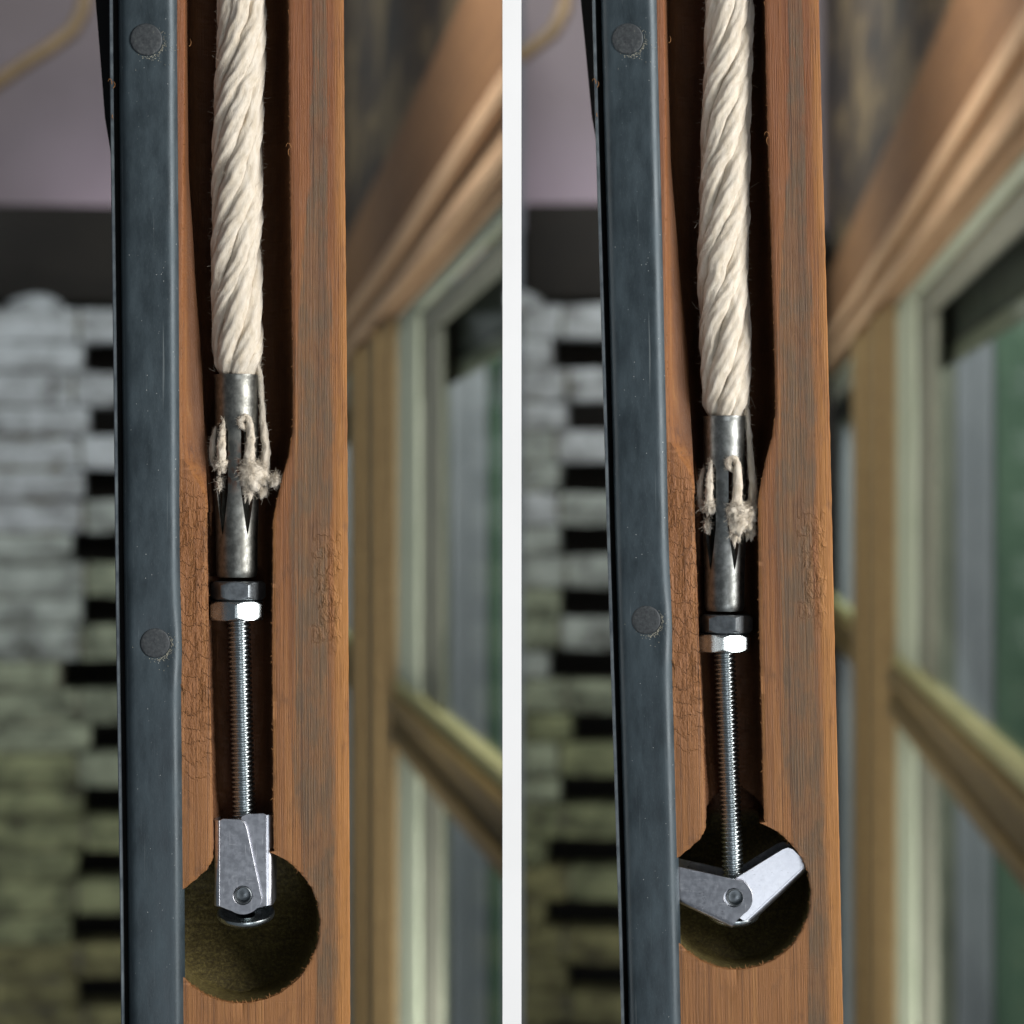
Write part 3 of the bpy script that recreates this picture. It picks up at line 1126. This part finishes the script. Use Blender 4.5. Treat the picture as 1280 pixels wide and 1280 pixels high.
def fray(bay, root, y0, x0, tip):
    """cotton coming out of the sleeve slots; y0 = top of sleeve, x0 = its centre column"""
    f = MM
    yarn(bay, root, [(x0 + 20, y0 - 26, 6 * f), (x0 + 28, y0 - 2, 5.4 * f), (x0 + 31, y0 + 30, 5 * f), (x0 + 33, y0 + 62, 4.5 * f), (x0 + 36, y0 + 92, 4 * f), (x0 + 34, y0 + 122, 3.6 * f), (x0 + 28, y0 + 140, 3 * f)],
         [4, 4.5, 4, 5, 6.5, 7, 5])
    yarn(bay, root, [(x0 + 16, y0 + 72, 2.0 * f), (x0 + 7, y0 + 66, 0.9 * f), (x0 + 5, y0 + 58, 0.6 * f), (x0 + 11, y0 + 54, 0.6 * f), (x0 + 16, y0 + 62, 0.7 * f),
                     (x0 + 17, y0 + 84, 0.7 * f), (x0 + 16, y0 + 104, 0.8 * f), (x0 + 15, y0 + 124, 1.0 * f)], [2.5, 4.2, 4.8, 4.6, 5.2, 6.5, 8, 7])
    yarn(bay, root, [(x0 - 16, y0 + 56, 2.6 * f), (x0 - 18, y0 + 72, 2.1 * f), (x0 - 19, y0 + 92, 1.9 * f), (x0 - 19, y0 + 112, 2.1 * f)], [1.6, 4.5, 6, 6.5])
    yarn(bay, root, [(x0 - 26, y0 + 66, 4.6 * f), (x0 - 30, y0 + 84, 4.6 * f), (x0 - 30, y0 + 106, 4.8 * f), (x0 - 26, y0 + 122, 5 * f)], [1.5, 4.5, 5, 2])
    sd = int(x0)
    tuft(bay, root, x0 - 19, y0 + 112, 2.2 * f, 7.5, 9, 160, 10, 0.5, sd + 1)
    tuft(bay, root, x0 - 21, y0 + 136, 3.2 * f, 4.5, 9, 120, 9, 0.5, sd + 2)
    tuft(bay, root, x0 + 16, y0 + 122, 0.8 * f, 13, 17, 420, 13, 0.5, sd + 3)
    tuft(bay, root, x0 + 28, y0 + 124, 2.0 * f, 11, 14, 320, 13, 0.5, sd + 4)
    tuft(bay, root, x0 + 14, y0 + 142, 1.6 * f, 6.5, 14, 220, 12, 0.5, sd + 5)
    tuft(bay, root, x0 + 32, y0 + 140, 3.0 * f, 6.5, 12, 200, 12, 0.5, sd + 6)
    if tip:
        yarn(bay, root, [(x0 + 30, y0 + 124, 2.0 * f), (x0 + 40, y0 + 130, 1.6 * f), (x0 + 47, y0 + 133, 1.4 * f)], [6, 5, 4])
        tuft(bay, root, x0 + 48, y0 + 132, 1.4 * f, 7, 8, 260, 12, 0.35, sd + 7, lean=(0.9, 0.15))
    else:
        tuft(bay, root, x0 + 33, y0 + 118, 2.2 * f, 9, 10, 240, 9, 0.5, sd + 8)


def sleeve(bay, x0, y0, x1, y1, R, label):
    """slotted expansion sleeve from picture point (x0,y0) to (x1,y1)"""
    s = bay.s
    root_m = bay.front() @ Matrix.Translation(bay.P((x0 + x1) / 2, (y0 + y1) / 2, DA))
    L = (y1 - y0) * s
    lean = (bay.X(x1) - bay.X(x0)) / L
    slots = [math.radians(q) for q in (-60, -132, 156, 84, 12)]        # around the axis; -90 faces the camera
    st, sb = 0.235, 0.79
    rows_full = []
    g = G()
    th_n = 72
    half = math.radians(19)

    def rad(t):
        r = R * (1.0 + 0.03 * (t < 0.02))
        if st < t < sb:
            q = (t - st) / (sb - st)
            r *= 1 + 0.06 * math.sin(math.pi * q)
        if t > 0.96:
            r *= 1 - 0.10 * ((t - 0.96) / 0.04) ** 2
        r *= 1 - 0.05 * t
        return r * s

    def hwid(t):
        q = (t - st) / (sb - st)
        if q <= 0 or q >= 1:
            return 0.0
        top = math.sqrt(max(0, 1 - max(0, 1 - q / 0.10) ** 2))
        bot = min(1, (1 - q) / 0.38) ** 0.8
        return half * min(top, bot)

    def pt(th, t, r):
        return Vector((r * math.cos(th) + lean * (t - 0.5) * L, r * math.sin(th), (0.5 - t) * L))
    ts = [0, 0.004, 0.01, 0.02, 0.03] + [0.03 + 0.94 * i / 90 for i in range(1, 90)] + [0.965, 0.975, 0.985, 0.993, 1.0]
    ts += [st + (sb - st) * 0.10 * (1 - math.cos(math.radians(a))) for a in (8, 20, 35, 50, 70)]
    ts = sorted(set(ts))
    thick = 4.2 * s
    srt = sorted(slots)
    for k in range(5):
        a, bb = srt[k], srt[(k + 1) % 5] + (2 * math.pi if k == 4 else 0)
        outer, inner = [], []
        ncol = 16
        for t in ts:
            h = hwid(t)
            r = rad(t)
            lo, hi = a + h, bb - h
            outer.append([pt(lo + (hi - lo) * j / ncol, t, r) for j in range(ncol + 1)])
            inner.append([pt(lo + (hi - lo) * j / ncol, t, r - thick) for j in range(ncol + 1)])
        # closed shell: outer columns, then inner columns back
        g.grid([o + i[::-1] for o, i in zip(outer, inner)], True, True)
    o = g.out('anchor_sleeve', M['sleeve'], None, 40)
    o.matrix_world = root_m
    tag(o, label, 'metal sleeve', 'slotted anchor sleeves')
    return o


def nut(bay, px, py0, py1, R, rot, mat, label, depth=DA, hole=14):
    """hex nut whose axis is the bolt; R = corner radius in units"""
    s = bay.s
    h = (py1 - py0) * s / 2
    g = G()

    def ring(rf, z, chamf):
        out = []
        n = 72
        ap = R * math.cos(math.pi / 6)
        for j in range(n):
            th = 2 * math.pi * j / n
            q = ((th - rot) % (math.pi / 3)) - math.pi / 6
            r = ap / math.cos(q)
            if chamf is not None:
                r = min(r, chamf)
            out.append(Vector((r * rf * s * math.cos(th), r * rf * s * math.sin(th), z)))
        return out
    ap = R * math.cos(math.pi / 6)
    c0 = ap * 0.97
    levels = []
    n = 72
    for zf, ch in ((1.0, c0), (0.93, ap * 1.02), (0.84, ap * 1.06), (0.74, ap * 1.10), (0.64, R * 1.01)):
        levels.append((zf, ch))
    rows = [[Vector((hole * s * math.cos(2 * math.pi * j / n), hole * s * math.sin(2 * math.pi * j / n), h)) for j in range(n)]]
    rows += [ring(1, h * zf, ch) for zf, ch in levels]
    rows += [ring(1, -h * zf, ch) for zf, ch in reversed(levels)]
    rows += [[Vector((hole * s * math.cos(2 * math.pi * j / n), hole * s * math.sin(2 * math.pi * j / n), -h)) for j in range(n)]]
    rows.append(rows[0])
    g.grid(rows, True)
    o = g.out('hex_nut', mat, None, 24)
    o.matrix_world = bay.front() @ Matrix.Translation(bay.P(px, (py0 + py1) / 2, depth))
    tag(o, label, 'nut', 'hex nuts')
    return o


def rod(bay, p0, p1, R, pitch, label):
    s = bay.s
    a, b = bay.P(p0[0], p0[1], p0[2]), bay.P(p1[0], p1[1], p1[2])
    L = (b - a).length
    g = G()
    per = 16
    n = int(L / s / pitch * per)
    sides = 36
    rows = []
    for i in range(n + 1):
        y = i * pitch / per
        row = []
        for j in range(sides):
            th = 2 * math.pi * j / sides
            ph = (y / pitch + j / sides) % 1.0
            tri = abs(2 * ph - 1)
            prof = min(1, max(0, (tri - 0.34) / 0.46))
            r = R - 2.7 * prof
            row.append(Vector((r * s * math.cos(th), r * s * math.sin(th), -y * s)))
        rows.append(row)
    g.grid(rows, True, True)
    o = g.out('threaded_bolt', M['zinc'], None, 180)
    q = (a - b).to_track_quat('Z', 'Y').to_matrix().to_4x4()
    o.matrix_world = bay.front() @ Matrix.Translation(a) @ q
    tag(o, label, 'bolt', 'threaded bolts')
    return o


def wing_part(bay, root, ang, sgn, d0, d1, uo, inner_top, length, mat, nose=24.0, hole_r=12.0, back=True, yaw=0.0):
    """one stamped U-channel wing hinged at the pin (root origin). sgn: -1 web on the left, +1 on the right"""
    s = bay.s
    ca, sa = math.cos(ang), math.sin(ang)
    cy, sy = math.cos(yaw), math.sin(yaw)
    T = 4.6

    def fn(u, v, d):
        u = u * sgn
        x, z = u * ca - v * sa, u * sa + v * ca
        y = d * MM
        x *= s
        return Vector((x * cy - y * sy, x * sy + y * cy, z * s))
    rb = 8.0
    ue = uo - rb
    outer = [(ue, length - 1), (ue - 4, length + 1.0), (inner_top + 9, length), (inner_top + 3, length - 3), (inner_top, length - 10)]
    for q in range(0, 13):
        a = math.radians(180 + 8 + 116 * q / 12)
        outer.append((nose * math.cos(a), nose * math.sin(a)))
    outer.append((ue, -14))
    holes = [[(hole_r * math.cos(2 * math.pi * k / 28), hole_r * math.sin(2 * math.pi * k / 28)) for k in range(28)]]
    g = G()
    tk = T * s / MM
    g.plate(outer, holes, d0, d0 + tk, fn)
    if back:
        g.plate(outer, holes, d1 - tk, d1, fn)
    # web with rounded bends
    path_o, path_i = [], []
    rmm = rb * s / MM
    for q in range(7):
        a = math.radians(90 * q / 6)
        path_o.append((ue + rb * math.sin(a), d0 + rmm - rmm * math.cos(a)))
        path_i.append((ue + (rb - T) * math.sin(a), d0 + rmm - (rmm - tk) * math.cos(a)))
    for q in range(7):
        a = math.radians(90 * q / 6)
        path_o.append((ue + rb * math.cos(a), d1 - rmm + rmm * math.sin(a)))
        path_i.append((ue + (rb - T) * math.cos(a), d1 - rmm + (rmm - tk) * math.sin(a)))
    sec = path_o + path_i[::-1]
    rows = []
    for v in (-14, -12.5, 10, 40, 70, length - 3, length - 1):
        k = 0.6 if v == -14 else 0
        rows.append([fn(u - k, v, d) for u, d in sec])
    g.grid(rows, True, True)
    o = g.out('wing', mat, root, 32)
    bv = o.modifiers.new('bevel', 'BEVEL')
    bv.width = 0.12 * MM
    bv.segments = 2
    bv.limit_method = 'ANGLE'
    bv.angle_limit = math.radians(50)
    return o


def toggle(bay, px, py, angL, angR, yaw, disc, label, lenL=95, lenR=101, yL=0.0, yR=0.0):
    s = bay.s
    root = empty('toggle_wings', bay.front() @ Matrix.Translation(bay.P(px, py, DA)) @ Matrix.Rotation(yaw, 4, 'Z'))
    tag(root, label, 'toggle wings', 'toggle wings')
    wing_part(bay, root, angL, -1, -5.4, 6.4, 37.0, -5.0, lenL, M['wing'], yaw=yL)
    wing_part(bay, root, angR, 1, -4.4, 5.4, 37.0, -5.0, lenR, M['wing'], nose=22, yaw=yR)
    # rolled pin through both, with a hollow end
    g = G()
    m = Matrix.Rotation(math.radians(90), 4, 'X')
    r = 11.4 * s
    g.lathe([(r * 0.02, 3.9 * MM), (r * 0.45, 3.75 * MM), (r * 0.7, 3.8 * MM), (r * 0.78, 4.6 * MM), (r * 0.82, 5.3 * MM), (r * 0.9, 5.5 * MM), (r, 5.3 * MM), (r, -6.4 * MM), (r * 0.05, -6.5 * MM)], m, 40)
    g.out('pin', M['darkzinc'], root, 40)
    # trunnion the bolt runs through, and the round collar under it
    g = G()
    g.lathe([(15 * s, 14 * s), (17 * s, 12 * s), (17 * s, -16 * s), (10 * s, -18 * s)], Matrix.Translation((0, 0.2 * MM, 0)), 36, True)
    g.out('trunnion', M['darkzinc'], root, 40)
    dx, dz, R, tilt = disc
    g = G()
    mt = Matrix.Translation((dx * s, 0.3 * MM, dz * s)) @ Matrix.Rotation(math.radians(tilt), 4, 'X')
    g.lathe([(12 * s, -3 * s), (R * 0.55 * s, -5 * s), (R * 0.82 * s, -3 * s), (R * 0.93 * s, 1 * s), (R * s, 1.2 * s), (R * 1.02 * s, -1.5 * s), (R * 0.98 * s, -5 * s), (R * 0.8 * s, -9 * s),
             (R * 0.4 * s, -12 * s), (2 * s, -12.5 * s)], mt, 56)
    g.out('collar', M['zinc'], root, 40)
    return root


# ------------------------------------------------------------------ build: divider, backgrounds, sashes, hardware
g = G()
g.box(-11.8 * U, 11.8 * U, 0.5, 5.6, 0, 2 * H)
o = g.out('divider', M['white'])  # white strip added to separate the two views
tag(o, 'thin white partition added as the gap between the two views', 'divider')

TL, TR = 'sash with folded toggle wings', 'sash with spread toggle wings'
bay_background(LB, False, TL, 0.0, 0.0, -140, 633, (0, 0))
bay_background(RB, True, TR, -0.0125, 0.12, 652, 1420, (601, -9))

sashL = build_sash()
tag(sashL, 'brown wooden sash edge with black metal strip, folded toggle wings in its groove', 'window sash', 'grooved wooden sashes')
sashR = copy_tree(sashL)
# the second sash stands a little farther off and leans by a degree: match its two rivets
v1, v2 = LB.P(183, 53), LB.P(194, 803)
w1, w2 = RB.P(785, 48), RB.P(808, 775)
roll = math.atan2((w2 - w1).x, -(w2 - w1).z) - math.atan2((v2 - v1).x, -(v2 - v1).z)
RM = Matrix.Rotation(-roll, 4, 'Y')
if ((RM @ (v2 - v1)).normalized() - (w2 - w1).normalized()).length > 0.004:
    RM = Matrix.Rotation(roll, 4, 'Y')
sashR.matrix_world = RB.front() @ Matrix.Translation(w1 - RM @ v1) @ RM
tag(sashR, 'brown wooden sash edge with black metal strip, spread toggle wings in its hole', 'window sash', 'grooved wooden sashes')

# left: toggle folded
rl = rope(LB, [(-260, 304, 31), (23, 302.5, 31), (170, 297.5, 32), (320, 295.5, 32), (430, 297, 32), (467, 297.5, 29.5), (520, 296, 27)], 467,
          'white twisted cotton cord clamped in the rust-stained sleeve')
fray(LB, rl, 467, 296, True)
sleeve(LB, 295.5, 467, 296, 723, 27.5, 'rust-stained slotted metal sleeve crimped on the white cord end')
nut(LB, 298, 726.5, 750, 35.5, math.radians(-68), M['darkzinc'], 'dull dark hex nut against the rust-stained sleeve')
nut(LB, 296.5, 751, 775.5, 38.0, math.radians(-93), M['zinc'], 'bright hex nut below the rust-stained sleeve')
rod(LB, (297.5, 726, DA), (308, 1136, DA), 14.6, 6.1, 'threaded bolt running down the dark groove into folded wings')
toggle(LB, 307, 1115, 0.0, 0.0, math.radians(-7), (0, -27, 36, 14), 'bright metal toggle wings folded shut at the bolt end')

# right: toggle spread
rr = rope(RB, [(-260, 914, 31), (23, 911.5, 31), (180, 907, 31), (320, 904, 32), (440, 906.5, 32), (518, 908, 29.5), (570, 907, 27)], 519,
          'white twisted cotton cord clamped in the clean grey sleeve')
fray(RB, rr, 519, 905.5, False)
sl = sleeve(RB, 905.5, 519, 905.5, 765, 26.5, 'grey slotted metal sleeve on the cord above the spread toggle')
sl.data = sl.data.copy()
sl.data.materials.clear()
sl.data.materials.append(mat_steel('grey_sleeve_steel', srgb(148, 150, 147), 0.38, 0.42, False))
nut(RB, 908, 768, 791, 34, math.radians(-71), M['darkzinc'], 'dull dark hex nut against the clean grey sleeve')
nut(RB, 905, 792, 814.5, 36.5, math.radians(-94), M['zinc'], 'bright hex nut below the clean grey sleeve')
rod(RB, (904, 768, DA), (918, 1138, DA), 13.6, 5.9, 'threaded bolt reaching between the spread toggle wings')
toggle(RB, 919, 1117, math.radians(66), math.radians(-47), 0.0, (-2, -24, 32, 14), 'bright metal toggle wings spread open in the round hole', 92, 92, math.radians(-4), math.radians(5))
